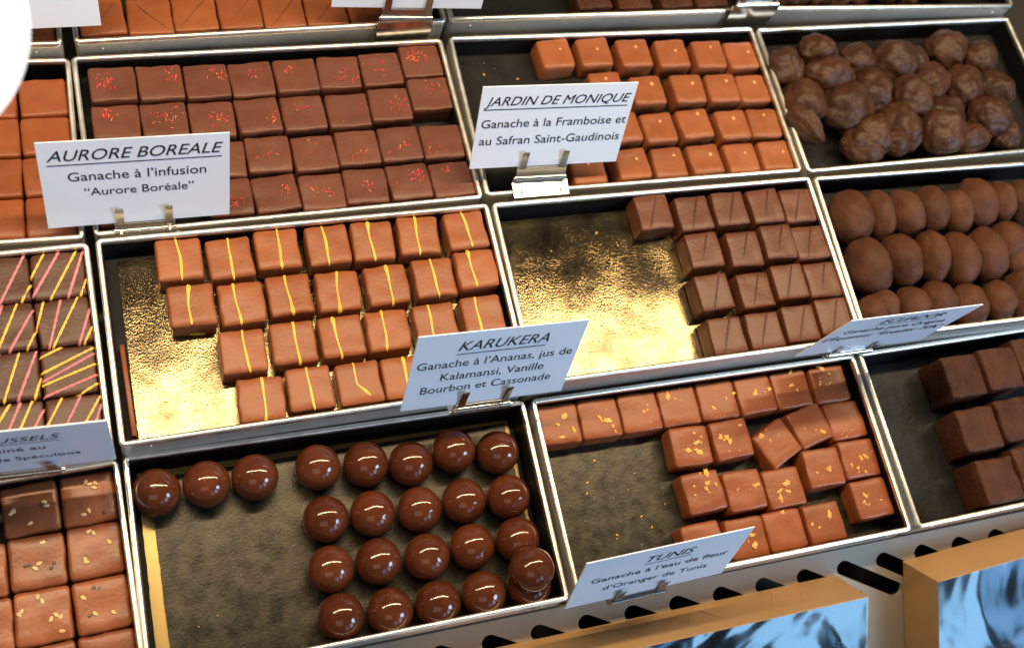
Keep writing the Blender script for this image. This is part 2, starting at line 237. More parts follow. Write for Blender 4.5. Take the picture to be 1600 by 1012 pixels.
# ------------------------------------------------------------------ trays
def rect_loop(hx, hy, r, z, n=5):
    pts = []
    for cx, cy, a0 in ((hx-r, hy-r, 0), (-hx+r, hy-r, 90), (-hx+r, -hy+r, 180), (hx-r, -hy+r, 270)):
        for k in range(n): 
            a = math.radians(a0+90*k/(n-1)); pts.append(Vector((cx+r*math.cos(a), cy+r*math.sin(a), z)))
    return pts
TRAY_LABEL = {
 ('A', 0): 'steel rimmed tray mostly hidden by the white card at the top left',
 ('A', 1): 'tray of scored milk chocolates behind the red flecked ones, cut by the top edge',
 ('A', 2): 'nearly empty top edge tray with a few dark squares, between two chocolate trays',
 ('A', 3): 'top edge tray of dark rough lumps behind the tray of rounded lumps',
 ('B', 0): 'tray of plain amber chocolates beside the red flecked tray',
 ('B', 1): 'steel rimmed tray with darkened inside holding chocolates sprinkled with red petals',
 ('B', 2): 'steel rimmed tray with darkened inside holding milk chocolates with a caramel dot',
 ('B', 3): 'steel rimmed tray with darkened inside, heaped with rough rounded chocolate lumps',
 ('C', 0): 'tray of dark squares with pink and yellow drizzle',
 ('C', 1): 'tray of yellow striped milk chocolates on a shining gold board',
 ('C', 2): 'half empty tray of scored brown squares on a gold board',
 ('C', 3): 'tray with three rows of overlapping round truffles',
 ('D', 0): 'tray of milk chocolates topped with sesame seeds',
 ('D', 1): 'tray of glossy dark chocolate domes on a dull board',
 ('D', 2): 'front tray of milk chocolates topped with orange zest bits',
 ('D', 3): 'front tray holding big dark chocolate cubes'}
def rim_profile_mesh(seed):
    rnd = random.Random(seed)
    bm = bmesh.new(); hx, hy = TW/2, TD/2; rw = 2.9*MM
    # rolled edge: sweep of a rounded profile round the tray
    prof = [(0, -2.4), (0, -.6), (.35, .1), (1.0, .45), (1.9, .45), (2.55, .1), (2.9, -.6), (2.9, -2.4)]
    rings = []
    for (q, z) in prof:
        rings.append([bm.verts.new(p) for p in rect_loop(hx-q*MM, hy-q*MM, max(3.2-q, .3)*MM, z*MM)])
    for A, B in zip(rings, rings[1:]):
        n = len(A)
        for k in range(n): bm.faces.new((A[k], A[(k+1) % n], B[(k+1) % n], B[k]))
    return mesh('rim', bm, M_['rim'])
def tray(t):
    r = t[0]; root = empty('chocolate_tray', tframe(t)); tag(root, TRAY_LABEL[t], 'tray', 'steel rimmed display trays')
    link('rim', rim_profile_mesh(hash(t[1])), root)
    hx, hy = TW/2, TD/2
    def walls(q, z0, z1, m, name, inset=0):
        bm = bmesh.new()
        A = [bm.verts.new(p) for p in rect_loop(hx-q, hy-q, 2.6*MM, z1)]; B = [bm.verts.new(p) for p in rect_loop(hx-q-inset, hy-q-inset, 2.4*MM, z0)]
        n = len(A)
        for k in range(n): bm.faces.new((A[k], A[(k+1) % n], B[(k+1) % n], B[k]))
        bm.faces.new(B)
        return link(name, mesh(name, bm, m), root)
    walls(.35*MM, -OUTER[r], -2.3*MM, M_['satin'], 'outer_wall')
    walls(2.7*MM, -DEPTH[r], -2.2*MM, M_['black'], 'darkened_liner', .6*MM)  # inner steel walls, dark reflection put into the colour
    # rivets near the corners
    bm = bmesh.new()
    for sx in (-1, 1):
        m = Matrix.Translation((sx*(hx-14*MM), -hy+.2*MM, -7*MM)) @ Matrix.Diagonal((1, .5, 1, 1))
        bmesh.ops.create_uvsphere(bm, u_segments=10, v_segments=6, radius=1.0*MM, matrix=m)
    link('rivets', mesh('rivets', bm, M_['rim']), root)
for t in TRAYS: tray(t)

# ------------------------------------------------------------------ counter and front panel
bm = bmesh.new(); box(bm, -.55, 1.05, -.62, .55, -.12, -.085)
tag(link('counter', mesh('counter', bm, M_['counter'], False)), 'dark counter under the trays', 'counter', kind='structure')
PF = tframe(('D', 2)) @ Matrix.Translation((0, -TD/2-.6*MM, PANEL_H)) @ Matrix.Rotation(PANEL_A, 4, 'X')   # x along, -y down the slope, z normal
def slot_loop(cx, cy, L, wd, ang, n=9):
    pts = []
    for s in (1, -1):
        for k in range(n):
            a = -math.pi/2+math.pi*k/(n-1); p = Vector((s*(L/2-wd/2)+s*math.cos(a)*wd/2, s*math.sin(a)*wd/2, 0))
            pts.append(Matrix.Rotation(ang, 3, 'Z') @ p + Vector((cx, cy, 0)))
    return pts
bm = bmesh.new(); hx0, hx1, ly = -.62, .62, -.24
outer = [bm.verts.new(p) for p in (Vector((hx0, 0, 0)), Vector((hx1, 0, 0)), Vector((hx1, ly, 0)), Vector((hx0, ly, 0)))]
edges = [bm.edges.new((outer[i], outer[(i+1) % 4])) for i in range(4)]
holes = []
for k in range(-20, 20):
    x = SLOT_X+k*27.3*MM; pts = slot_loop(x+SLOT_L/2*math.cos(SLOT_ANG), SLOT_Y-SLOT_L/2*math.sin(SLOT_ANG), SLOT_L, SLOT_W, -SLOT_ANG)
    vs = [bm.verts.new(p) for p in pts]; holes.append(vs)
    edges += [bm.edges.new((vs[i], vs[(i+1) % len(vs)])) for i in range(len(vs))]
bmesh.ops.triangle_fill(bm, edges=edges, use_beauty=True, use_dissolve=False)
for vs in holes:
    low = [bm.verts.new(v.co+Vector((0, 0, -2.5*MM))) for v in vs]; n = len(vs)
    for i in range(n): bm.faces.new((vs[i], vs[(i+1) % n], low[(i+1) % n], low[i]))
lo = [bm.verts.new(v.co+Vector((0, 0, -3*MM))) for v in outer]
for i in range(4): bm.faces.new((outer[i], outer[(i+1) % 4], lo[(i+1) % 4], lo[i]))
tag(link('vent_panel', mesh('vent_panel', bm, M_['panel'], False), None, PF), 'pale grey sloping panel with slanted dark vent slots in front of the trays', 'vent panel')

# ------------------------------------------------------------------ gift boxes on the panel
def gift_box(cx, cy, W, H, T, yaw, anchor, label, rows):
    mw = PF @ Matrix.Translation((cx, cy, 0)) @ Matrix.Rotation(yaw, 4, 'Z')
    x0, x1 = (-W, 0) if anchor == 'R' else (0, W)
    root = empty('gift_box', mw); tag(root, label, 'gift box', 'gold gift boxes with clear film')
    bm = bmesh.new(); th = 1.0*MM
    box(bm, x0, x1, -th, 0, 0, T, .3*MM); box(bm, x0, x1, -H, -H+th, 0, T, .3*MM)
    box(bm, x0, x0+th, -H+th, -th, .0005, T-.0002, .3*MM); box(bm, x1-th, x1, -H+th, -th, .0005, T-.0002, .3*MM); box(bm, x0+th, x1-th, -H+th, -th, .0006, .0018)
    link('card_body', mesh('card_body', bm, M_['goldcard'], False), root)
    bm = bmesh.new()
    nx, ny = 26, 20; rnd = random.Random(3)
    vv = [[bm.verts.new((x0+.3*MM+(W-.6*MM)*i/nx, -.3*MM-(H-.6*MM)*j/ny, T+.0004+.0016*math.sin(math.pi*i/nx)**.5*math.sin(math.pi*j/ny)**.5*(noise.noise(Vector((i*.33, j*.41, cx*20)))+.4) if 0 < i < nx and 0 < j < ny else T+.0003)) for i in range(nx+1)] for j in range(ny+1)]
    for j in range(ny):
        for i in range(nx): bm.faces.new((vv[j][i], vv[j][i+1], vv[j+1][i+1], vv[j+1][i]))
    link('clear_film', mesh('clear_film', bm, M_['film']), root)
    # film seams folded over the card
    if anchor == 'R':
        for k in range(3):
            bm = bmesh.new(); p = [Vector((x1-(30+55*k)*MM-i*4*MM, .25*MM, T*(.35+.2*math.sin(i*1.3+k)))) for i in range(7)]
            tube(bm, p, .18*MM, 5); link('film_fold', mesh('film_fold', bm, M_['goldcard']), root)
    return mw, x0, x1

# ------------------------------------------------------------------ chocolates
def lattice(a, r, n):
    e = [-a, -a+.12*r, -a+.4*r, -a+r]; inn = [(-a+r)+(2*a-2*r)*k/n for k in range(1, n)]
    return e+inn+[a-r, a-.4*r, a-.12*r, a]
def square_mesh(name, sx, sy, h, m, seed, r=1.7, foot=.9, rough=.16, n=6):
    rnd = random.Random(seed); off = Vector((rnd.uniform(-50, 50), rnd.uniform(-50, 50), rnd.uniform(-50, 50)))
    a, b, c = sx/2, sy/2, h/2
    X = lattice(a, r, n); Y = lattice(b, r, n); Z = lattice(c, r, 3)
    bm = bmesh.new(); V = {}
    def put(i, j, k):
        if (i, j, k) in V: return V[i, j, k]
        p = Vector((X[i], Y[j], Z[k])); q = Vector((max(-a+r, min(a-r, p.x)), max(-b+r, min(b-r, p.y)), max(-c+r, min(c-r, p.z))))
        d = p-q; p = q+d.normalized()*r
        z = p.z+c
        # draft and foot
        s = 1+.018*(1-z/h)
        side = 1 if (i in (0, len(X)-1) or j in (0, len(Y)-1)) else 0
        f = foot*max(0, 1-z/2.4)*(.4+.9*max(0, noise.noise(p*.22+off))) if side else 0
        dx = Vector((p.x, p.y, 0)); nrm = Vector((0, 0, 0))
        if i in (0, len(X)-1): nrm.x = math.copysign(1, p.x)
        if j in (0, len(Y)-1): nrm.y = math.copysign(1, p.y)
        nn = Vector((noise.noise(p*.13+off), noise.noise(p*.13+off+Vector((9, 2, 4))), noise.noise(p*.11+off+Vector((3, 8, 1)))))*rough*2.0
        nn += Vector((noise.noise(p*.5+off), noise.noise(p*.5+off*2), noise.noise(p*.45-off)))*rough*.55
        bow = -.25*(1-(p.x/a)**2)*(1-(p.y/b)**2) if k == len(Z)-1 else 0
        v = Vector((p.x*s, p.y*s, z))+nrm*f+nn+Vector((0, 0, bow*.6))
        if k == 0: v.z = max(0, z*.3)
        V[i, j, k] = bm.verts.new(v*MM); return V[i, j, k]
    def sheet(ni, nj, fn):
        for i in range(ni):
            for j in range(nj): bm.faces.new((fn(i, j), fn(i+1, j), fn(i+1, j+1), fn(i, j+1)))
    nx, ny, nz = len(X)-1, len(Y)-1, len(Z)-1
    for k in (0, nz): sheet(nx, ny, lambda i, j: put(i, j, k))
    for i0 in (0, nx): sheet(ny, nz, lambda j, k: put(i0, j, k))
    for j0 in (0, ny): sheet(nx, nz, lambda i, k: put(i, j0, k))
    return mesh(name, bm, m)
def ztop(x, y, sx, sy, h, r=1.7):
    dx = max(0, abs(x)-(sx/2-r)); dy = max(0, abs(y)-(sy/2-r)); q = min(r, math.hypot(dx, dy))
    return h-r+math.sqrt(max(0, r*r-q*q))
def ribbon(name, lines, sx, sy, h, mats, parent):
    """lines: (points 2d mm, half width mm, material index)"""
    bm = bmesh.new()
    for pts, wd, mi in lines:
        P = []
        for (x, y) in pts:
            ex = max(0, abs(x)-sx/2); ey = max(0, abs(y)-sy/2)
            xx = max(-sx/2, min(sx/2, x)); yy = max(-sy/2, min(sy/2, y)); z = ztop(xx, yy, sx, sy, h)-max(ex, ey)
            P.append(Vector((xx, yy, z+.02))*MM)
        tube(bm, P, [v*MM for v in wd] if isinstance(wd, list) else wd*MM, 8, .55, mi)
    return link(name, mesh(name, bm, mats), parent)
ORD = ['first', 'second', 'third', 'fourth', 'fifth', 'sixth', 'seventh', 'eighth', 'ninth', 'tenth', 'eleventh']
def place(t, x, y, z, yaw=0, tx=0, ty=0):
    return tframe(t) @ Matrix.Translation((x*MM, y*MM, z)) @ Euler((math.radians(tx), math.radians(ty), math.radians(yaw))).to_matrix().to_4x4()
BRD = 1.2*MM
KIND = {  # tray: size x, size y, height, material, corner radius, wording, group
 ('A', 0): (24, 24, 13.5, 'milk', 1.7, 'plain milk chocolate behind the top left card', 'plain chocolates at the top left'),
 ('A', 1): (24.5, 24, 13.5, 'milk', 1.5, 'scored milk chocolate', 'scored milk chocolates at the top edge'),
 ('A', 2): (24, 24, 13.5, 'dark', 1.7, 'dark square at the top edge', 'dark squares at the top edge'),
 ('B', 0): (24.5, 23.5, 13.5, 'milk_orange', 1.9, 'plain amber square', 'plain amber chocolates'),
 ('B', 1): (24.6, 22.6, 13.5, 'mid', 1.5, 'brown square with red petals', 'chocolates with red petals'),
 ('B', 2): (22.4, 21.6, 13.5, 'milk_light', 2.2, 'milk chocolate with caramel dot', 'milk chocolates with a caramel dot'),
 ('C', 0): (25.5, 25, 13.5, 'striped', 1.8, 'pink and yellow drizzled square', 'drizzled dark chocolates'),
 ('C', 1): (23.4, 23.2, 13.5, 'milk_light', 1.9, 'yellow striped milk chocolate', 'milk chocolates with a yellow stripe'),
 ('C', 2): (22, 22.8, 13.5, 'mid2', 1.3, 'brown square with diagonal line', 'brown chocolates with a diagonal line'),
 ('D', 0): (25.5, 25.5, 13.5, 'milk_red', 2.2, 'sesame topped chocolate', 'sesame topped chocolates'),
 ('D', 2): (24.6, 23.4, 13.5, 'milk_orange', 1.9, 'zest topped chocolate', 'chocolates with orange zest'),
 ('D', 3): (27.6, 27.6, 23.5, 'dark', 2.0, 'big dark chocolate cube', 'dark chocolate cubes')}
def rowname(ri, nr):
    return 'only' if nr == 1 else ('back' if ri == 0 else 'front' if ri == nr-1 else ('middle' if nr == 3 else ORD[ri]))
def rowword(ri, nr):
    return 'row' if nr == 1 else rowname(ri, nr)+' row'+(' from the back' if 0 < ri < nr-1 and nr > 3 else '')
LABELS = set()
def decorate(t, o, sx, sy, h, rnd, ri, ci):
    if t == ('C', 1):
        x0 = rnd.uniform(-2.8, 1.6); sl = rnd.uniform(-1.6, .8); cv = rnd.uniform(-.9, .9); y1 = sy/2+rnd.choice([-.2, .3, .6, .8]); y0 = -sy/2-rnd.choice([0, .5, 2.4, 3.5, -1])
        if (ri, ci) == (3, 2): y0 = -sy/2+1; cv = 2.5
        n = 22; pts = []; wd = []; ph = rnd.uniform(0, 6)
        bl = rnd.random()
        for k in range(n):
            f = k/(n-1); y = y1+(y0-y1)*f; pts.append((x0-sl*(f-.5)*1.2+cv*math.sin(f*3)+.15*math.sin(f*9+ph), y))
            q = .66+.14*math.sin(f*7+ph)+(.45*math.exp(-((f-.12)/.07)**2) if bl > .72 else 0)+(.5*math.exp(-((f-.9)/.09)**2) if bl < .2 else 0)
            wd.append(q*(.35 if k in (0, n-1) else 1))
        if (ri, ci) == (3, 2):
            pts = [(-1.6, 11.6-i*1.1) if i < 12 else (-1.6+(i-11)*.75, 11.6-i*1.1+.2*(i-11)) for i in range(20)]; wd = [.45]*13+[.6, .8, 1.0, 1.1, .9, .7, .2]
        ribbon('yellow_stripe', [(pts, wd, 0)], sx, sy, h, M_['yellow'], o)
        if (ri, ci) == (1, 0):
            bm = bmesh.new(); bmesh.ops.create_uvsphere(bm, u_segments=12, v_segments=8, radius=1, matrix=Matrix.Translation((1.5*MM, (-sy/2-.35)*MM, 2.3*MM)) @ Matrix.Rotation(.2, 4, 'Y') @ Matrix.Diagonal((4.4*MM, .6*MM, 1.5*MM, 1)))
            link('icing_drip', mesh('icing_drip', bm, M_['yellow']), o)
    elif t == ('C', 0):
        L = {0: [], 1: []}; ang = math.radians(64 if (ri, ci) != (2, 1) else 24)+rnd.uniform(-.05, .05); dvec = Vector((math.cos(ang), math.sin(ang))); nv = Vector((-dvec.y, dvec.x))
        q = -13.0
        k = 0
        while q < 13.5:
            c = nv*q; pts = []; da = rnd.uniform(-.12, .12); dd = Vector((math.cos(ang+da), math.sin(ang+da)))
            run = [c+dd*s for s in [i*.8 for i in range(-24, 25)]]
            run = [p for p in run if abs(p.x) < sx/2+.5 and abs(p.y) < sy/2+(1.5 if p.y < 0 else .3)]
            mi = k % 2 if rnd.random() < .85 else 0
            if len(run) > 4: L[mi].append(([(p.x, p.y) for p in run], [(.62 if mi == 0 else .75)*rnd.uniform(.7, 1.25)*(.5 if i in (0, len(run)-1) else 1) for i in range(len(run))], 0))
            q += rnd.choice([3.4, 4.6, 5.5, 6.4, 7.5, 9.0]); k += 1
        for mi in (0, 1):
            if L[mi]: ribbon(('yellow_drizzle', 'pink_drizzle')[mi], L[mi], sx, sy, h, M_[('yellow', 'pink')[mi]], o)
    elif t == ('C', 2):
        j = rnd.uniform(-1, 1)
        pts = [(-4.6+j+9.8*f, -10.6+21.4*f) for f in [i/12 for i in range(13)]]
        ribbon('scored_ridge', [(pts, [.2]+[.55]*11+[.2], 0)], sx, sy, h, M_['ridge'], o)
    elif t == ('A', 1):
        a = rnd.uniform(-1, 2); s = -1 if ci == 1 and ri == 0 else 1
        pts = [((-8+a+15*f)*s, -9+17*f) for f in [i/12 for i in range(13)]]
        ribbon('scored_ridge', [(pts, [.1]+[.26]*11+[.1], 0)], sx, sy, h, M_['mid'], o)
    elif t == ('B', 2):
        bm = bmesh.new(); x, y = rnd.uniform(0, 4.2), rnd.uniform(1.5, 6.5); s = rnd.uniform(.85, 1.2)
        if ci == 5: x, y = 5.5, 2
        bmesh.ops.create_uvsphere(bm, u_segments=14, v_segments=8, radius=1, matrix=Matrix.Translation((x*MM, y*MM, (h-.12)*MM)) @ Matrix.Diagonal((1.25*s*MM, 1.2*s*MM, .55*MM, 1)))
        link('caramel_dot', mesh('caramel_dot', bm, M_['dot']), o)
    elif t == ('B', 1):
        bm = bmesh.new(); cx, cy = rnd.uniform(-5, 8), rnd.uniform(-6, 6); n = rnd.choice([5, 9, 14, 18, 24]); sp = rnd.uniform(1.4, 3.2)
        if (ri, ci) == (0, 7): n, sp, cx, cy = 30, 2.2, -3, 3
        if (ri, ci) == (0, 0): n, sp, cx, cy = 26, 2.2, -4, 1
        for i in range(n):
            x = max(-sx/2+1.5, min(sx/2-1.5, rnd.gauss(cx, sp*1.2))); y = max(-sy/2+1.5, min(sy/2-1.5, rnd.gauss(cy, sp)))
            a = rnd.uniform(0, 6.28); ln = rnd.uniform(.6, 3.4); cu = rnd.uniform(-1.2, 1.2); pts = []
            for s in range(5):
                f = s/4; aa = a+cu*f; x += math.cos(aa)*ln/5; y += math.sin(aa)*ln/5
                pts.append(Vector((x, y, ztop(x, y, sx, sy, h)+.1+.35*math.sin(f*3)*rnd.random()))*MM)
            tube(bm, pts, [rnd.uniform(.14, .32)*MM for _ in pts], 5, .7, 0 if rnd.random() < .72 else 1)
        link('petal_sprinkle', mesh('petal_sprinkle', bm, [M_['petal'], M_['petal2']]), o)
    elif t == ('D', 2):
        bm = bmesh.new(); n = rnd.choice([3, 5, 7, 9]); cx, cy = rnd.uniform(-4, 4), rnd.uniform(-4, 4)
        for i in range(n):
            x = max(-sx/2+1.5, min(sx/2-1.5, rnd.gauss(cx, 4))); y = max(-sy/2+1.5, min(sy/2-1.5, rnd.gauss(cy, 4.5)))
            s = rnd.choice([.3, .35, .5, .7, 1.0, 1.3, 1.5]); b2 = bmesh.new(); bmesh.ops.create_icosphere(b2, subdivisions=2, radius=1)
            se = rnd.random()*99
            for v in b2.verts:
                v.co *= 1+1.1*noise.noise(v.co*1.9+Vector((se, 0, 0)))
            b2.transform(Matrix.Translation((x*MM, y*MM, (ztop(x, y, sx, sy, h)+.12)*MM)) @ Matrix.Rotation(rnd.uniform(0, 6.3), 4, 'Z') @ Matrix.Diagonal((s*rnd.uniform(.8, 1.9)*MM, s*rnd.uniform(.5, 1)*MM, s*.4*MM, 1)))
            tm = bpy.data.meshes.new('t'); b2.to_mesh(tm); b2.free(); bm.from_mesh(tm); bpy.data.meshes.remove(tm)
        link('zest_bits', mesh('zest_bits', bm, M_['zest']), o)
    elif t == ('D', 0):
        for i in range(rnd.choice([5, 6, 7, 8])):
            x, y = rnd.uniform(-9, 8), rnd.uniform(-9, 9); g = rnd.random() < .35
            if i % 3 and i > 1: x, y = px+rnd.uniform(-3, 3), py+rnd.uniform(-2.5, 2.5)
            x = max(-10, min(10, x)); y = max(-10, min(10, y)); px, py = x, y
            s_ = link('grey_seed' if g else 'sesame_seed', SEED[1 if g else 0], o, Matrix.Translation((x*MM, y*MM, (ztop(x, y, sx, sy, h)+.2)*MM)) @ Matrix.Rotation(rnd.uniform(0, 6.28), 4, 'Z') @ Matrix.Rotation(rnd.uniform(-.2, .2), 4, 'X'))
def seed_mesh(m, s):
    bm = bmesh.new(); bmesh.ops.create_uvsphere(bm, u_segments=12, v_segments=10, radius=1)
    for v in bm.verts:
        k = 1-.42*max(0, v.co.x); v.co.y *= k; v.co = Vector((v.co.x*1.55*s, v.co.y*.95*s, v.co.z*.5*s))*MM
    return mesh('seed', bm, m)
SEED = [seed_mesh(M_['sesame'], 1.0), seed_mesh(M_['poppy'], .7)]
EXTRA = {  # what sets a single piece apart
 ('B', 1, 0, 7): 'hazy brown square with the largest petal tuft, back right corner of its tray',
 ('C', 1, 3, 2): 'yellow striped chocolate whose stripe bends and ends in a thick drop',
 ('C', 1, 1, 0): 'yellow striped chocolate with a yellow drip low on its front side',
 ('D', 2, 1, 2): 'zest topped chocolate turned askew with its corner pointing back',
 ('D', 2, 4, 4): '',
 ('C', 0, 2, 1): 'drizzled dark square whose lines run nearly sideways'}
for t, K in KIND.items():
    sx, sy, h, mk, r, word, grp = K; rnd = random.Random(ord(t[0])*17+t[1])
    vars_ = [square_mesh('chocolate', sx-.55, sy-.55, h, M_[mk], ord(t[0])*100+t[1]*10+k, r, .8, .42 if mk == 'dark' else (.34 if t in (('D', 0), ('C', 1)) else .26)) for k in range(5)]
    nr = max(i[0] for i in ITEMS[t])+1; cnt = {}
    for (ri, x, y, yaw) in ITEMS[t]:
        ci = cnt.get(ri, 0); cnt[ri] = ci+1
        z = -DEPTH[t[0]]+BRD
        o = link('chocolate', rnd.choice(vars_), None, place(t, x, y, z, yaw, rnd.uniform(-1.2, 1.2), rnd.uniform(-1.2, 1.2)))
        n_in = sum(1 for q in ITEMS[t] if q[0] == ri)
        lab = f'{word}, {ORD[ci]} from left in {rowword(ri, nr)}'
        lab = EXTRA.get((t[0], t[1], ri, ci)) or lab
        tag(o, lab, 'chocolate', grp)
        decorate(t, o, sx, sy, h, rnd, ri, ci)
# shiny domes
def dome_mesh(seed):
    bm = bmesh.new(); bmesh.ops.create_uvsphere(bm, u_segments=40, v_segments=26, radius=11.8*MM); rnd = random.Random(seed)
    off = Vector((rnd.uniform(-9, 9), 0, seed))
    for v in bm.verts:
        v.co *= 1+.022*noise.noise(v.co*90+off)+.004*noise.noise(v.co*420+off)
        if v.co.z < -10.4*MM: v.co.z = -10.4*MM-(-10.4*MM-v.co.z)*.15
    return mesh('dome', bm, M_['dome'])
DM = [dome_mesh(k) for k in range(4)]; rnd = random.Random(5); cnt = {}
for (ri, x, y, _) in ITEMS['D', 1]:
    ci = cnt.get(ri, 0); cnt[ri] = ci+1
    o = link('chocolate', DM[(ci+ri) % 4], None, place(('D', 1), x, y, -DEPTH['D']+BRD*2+10.8*MM, rnd.uniform(0, 360)))
    lab = f'glossy dark dome, {ORD[ci]} from left in {rowword(ri, 4)}'
    if (ri, ci) == (3, 4): lab = 'glossy dark dome half hidden beneath another, front right corner of its tray'
    tag(o, lab, 'chocolate', 'glossy dark domes')
o = link('chocolate', DM[1], None, place(('D', 1), 86.2, -36.5, 5.5*MM, 40)); tag(o, 'glossy dark dome resting on top of its neighbours by the steel rim', 'chocolate', 'glossy dark domes')
# lumps and truffles
def lump(rx, ry, rz, m, seed, amp, freq, sub=4):
    bm = bmesh.new(); bmesh.ops.create_icosphere(bm, subdivisions=sub, radius=1); off = Vector((seed*7.3, seed*1.7, -seed*3.1))
    for v in bm.verts:
        d = v.co.copy(); k = 1+amp*noise.noise(d*freq+off)+amp*.5*noise.noise(d*freq*2.3+off)+amp*.06*(abs(noise.noise(d*freq*3.7+off))-.2)+amp*.07*noise.noise(d*freq*9+off)
        v.co = Vector((d.x*rx*k, d.y*ry*k, d.z*rz*k))*MM
    return mesh('lump', bm, m)
cnt = {}; rnd = random.Random(11)
for i, (ri, x, y, rx, ry) in enumerate(ITEMS['C', 3]):
    ci = cnt.get(ri, 0); cnt[ri] = ci+1; rz = min(14.5, max(rx, ry)*.95)
    zc = -DEPTH['C']+BRD+rz*.93*MM
    x = max(x, -101+rx)
    o = link('chocolate', lump(rx, ry, rz, M_['truffle'], i+3, .085, 1.7), None, place(('C', 3), x, y, zc, rnd.uniform(-12, 12)))
    tag(o, f'round matte truffle, {ORD[ci]} from left in {rowword(ri, 3)} of its tray', 'chocolate', 'round matte truffles')
rk = []
for i, (ri, x, y, rx, ry) in enumerate(ITEMS['B', 3]):
    y = max(y, -44+ry*.5); x = max(-101+rx*.7, min(101-rx*.7, x)); rk.append((y, x, rx, ry, i))
rk.sort(reverse=True)
bands = [rk[0:5], rk[5:10], rk[10:15], rk[15:20], rk[20:26]]
for bi, b in enumerate(bands):
    for ci, (y, x, rx, ry, i) in enumerate(sorted(b, key=lambda q: q[1])):
        rz = min(14, (rx+ry)/2*.9); zc = -DEPTH['B']+BRD+rz*MM*.95+[0, 5, 2, 7, 0][(i*3) % 5]*MM
        o = link('chocolate', lump(rx*1.03, ry*1.03, rz, M_['rock'], i+50, .17, 1.3, 5), None, place(('B', 3), x, y, zc, rnd.uniform(-25, 25)))
        tag(o, f'rounded chocolate lump, {ORD[ci]} from left in {["rearmost", "second", "middle", "fourth", "frontmost"][bi]} band of its tray', 'chocolate', 'rounded chocolate lumps')
for i, (ri, x, y, rx, ry) in enumerate(ITEMS['A', 3]):
    o = link('chocolate', lump(rx, ry, 11, M_['rock'], i+90, .2, 1.6), None, place(('A', 3), x, y+8, -DEPTH['A']+BRD+10*MM, i*40))
    tag(o, f'dark rough lump along the top edge, {ORD[i]} from left', 'chocolate', 'dark rough lumps at the top edge')

# ------------------------------------------------------------------ boards in the trays
def board(t, x0, x1, y0, y1, m, label, z=0, yaw=0, name='gold_board'):
    bm = bmesh.new(); n = 26; rnd = random.Random(t[1]); th = 1.0*MM
    up = []
    for j in range(n+1):
        for i in range(n+1):
            x = x0+(x1-x0)*i/n; y = y0+(y1-y0)*j/n
            jx = noise.noise(Vector((y*.2, t[1]*5.1, 0)))*.5 if i in (0, n) else 0
            up.append(bm.verts.new(Vector((x+jx, y, 1.0+.05*noise.noise(Vector((x*.06, y*.06, t[1])))))*MM))
    for j in range(n):
        for i in range(n): bm.faces.new((up[j*(n+1)+i], up[j*(n+1)+i+1], up[(j+1)*(n+1)+i+1], up[(j+1)*(n+1)+i]))
    r = bmesh.ops.extrude_face_region(bm, geom=list(bm.faces))
    for v in r['geom']:
        if isinstance(v, bmesh.types.BMVert): v.co.z = .1*MM
    o = link(name, mesh(name, bm, m, False), None, place(t, 0, 0, -DEPTH[t[0]]+.05*MM+z, yaw))
    tag(o, label, 'cake board', 'foil boards lining the trays'); return o
board(('C', 1), -96, 96, -50, 48, M_['foil'], 'crinkled gold foil board shining under the yellow striped chocolates')
board(('C', 2), -97, 97, -50, 49, M_['foil'], 'crinkled gold foil board beside the brown scored squares')
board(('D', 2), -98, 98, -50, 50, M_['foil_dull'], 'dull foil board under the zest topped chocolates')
board(('D', 1), -99.5, 99, -50, 50, M_['goldedge'], 'smooth gold board showing as a narrow strip left of the domes')
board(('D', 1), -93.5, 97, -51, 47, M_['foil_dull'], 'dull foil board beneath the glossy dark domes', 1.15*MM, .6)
M_['foil_dark'] = mat('darkened_foil', (.011, .0105, .0105), .42, 0, .16, .5, 60, .25, 300)  # same board foil, its dark mirrored surroundings put into the colour
board(('B', 2), -98, 98, -50, 50, M_['foil_dark'], 'darkened foil board beneath the chocolates with caramel dots', name='darkened_board')
board(('D', 3), -98, 98, -50, 50, M_['foil_dark'], 'darkened foil board beneath the big dark cubes', name='darkened_board')
board(('B', 1), -98, 98, -50, 50, M_['foil_dark'], 'darkened foil board beneath the red petal chocolates', name='darkened_board')
board(('B', 3), -98, 98, -50, 50, M_['foil_dark'], 'darkened foil board beneath the rounded chocolate lumps', name='darkened_board')
bm = bmesh.new(); rnd = random.Random(8)
for k in range(46):
    t, (xa, xb, ya, yb) = rnd.choice([(('D', 2), (-85, -25, -45, 20)), (('C', 2), (-92, 0, -45, 45)), (('C', 1), (-92, -75, -40, 40)), (('D', 1), (-85, -15, -45, 15)), (('B', 2), (-92, -50, 0, 45)), (('D', 2), (-85, -25, -45, 20))])
    p = place(t, rnd.uniform(xa, xb), rnd.uniform(ya, yb), -DEPTH[t[0]]+(2.6*MM if t == ('D', 1) else 1.3*MM), rnd.uniform(0, 360)); s = rnd.choice([.25, .3, .4, .75])
    bmesh.ops.create_icosphere(bm, subdivisions=1, radius=1, matrix=p @ Matrix.Diagonal((s*1.3*MM, s*.7*MM, s*.45*MM, 1)))
tag(link('crumbs', mesh('crumbs', bm, M_['zest'])), 'tiny crumbs scattered on the bare boards', 'crumbs', kind='stuff')
# a sliver of chocolate wedged along the left wall of the striped tray
bm = bmesh.new(); box(bm, -1.2*MM, 1.2*MM, -24*MM, 24*MM, 0, 7*MM, .5*MM)
tag(link('chocolate_sliver', mesh('chocolate_sliver', bm, M_['milk_orange']), None, place(('C', 1), -98.2, -24, -DEPTH['C']+.0003, 1)), 'long chocolate sliver wedged between the gold board and the tray wall', 'chocolate piece')

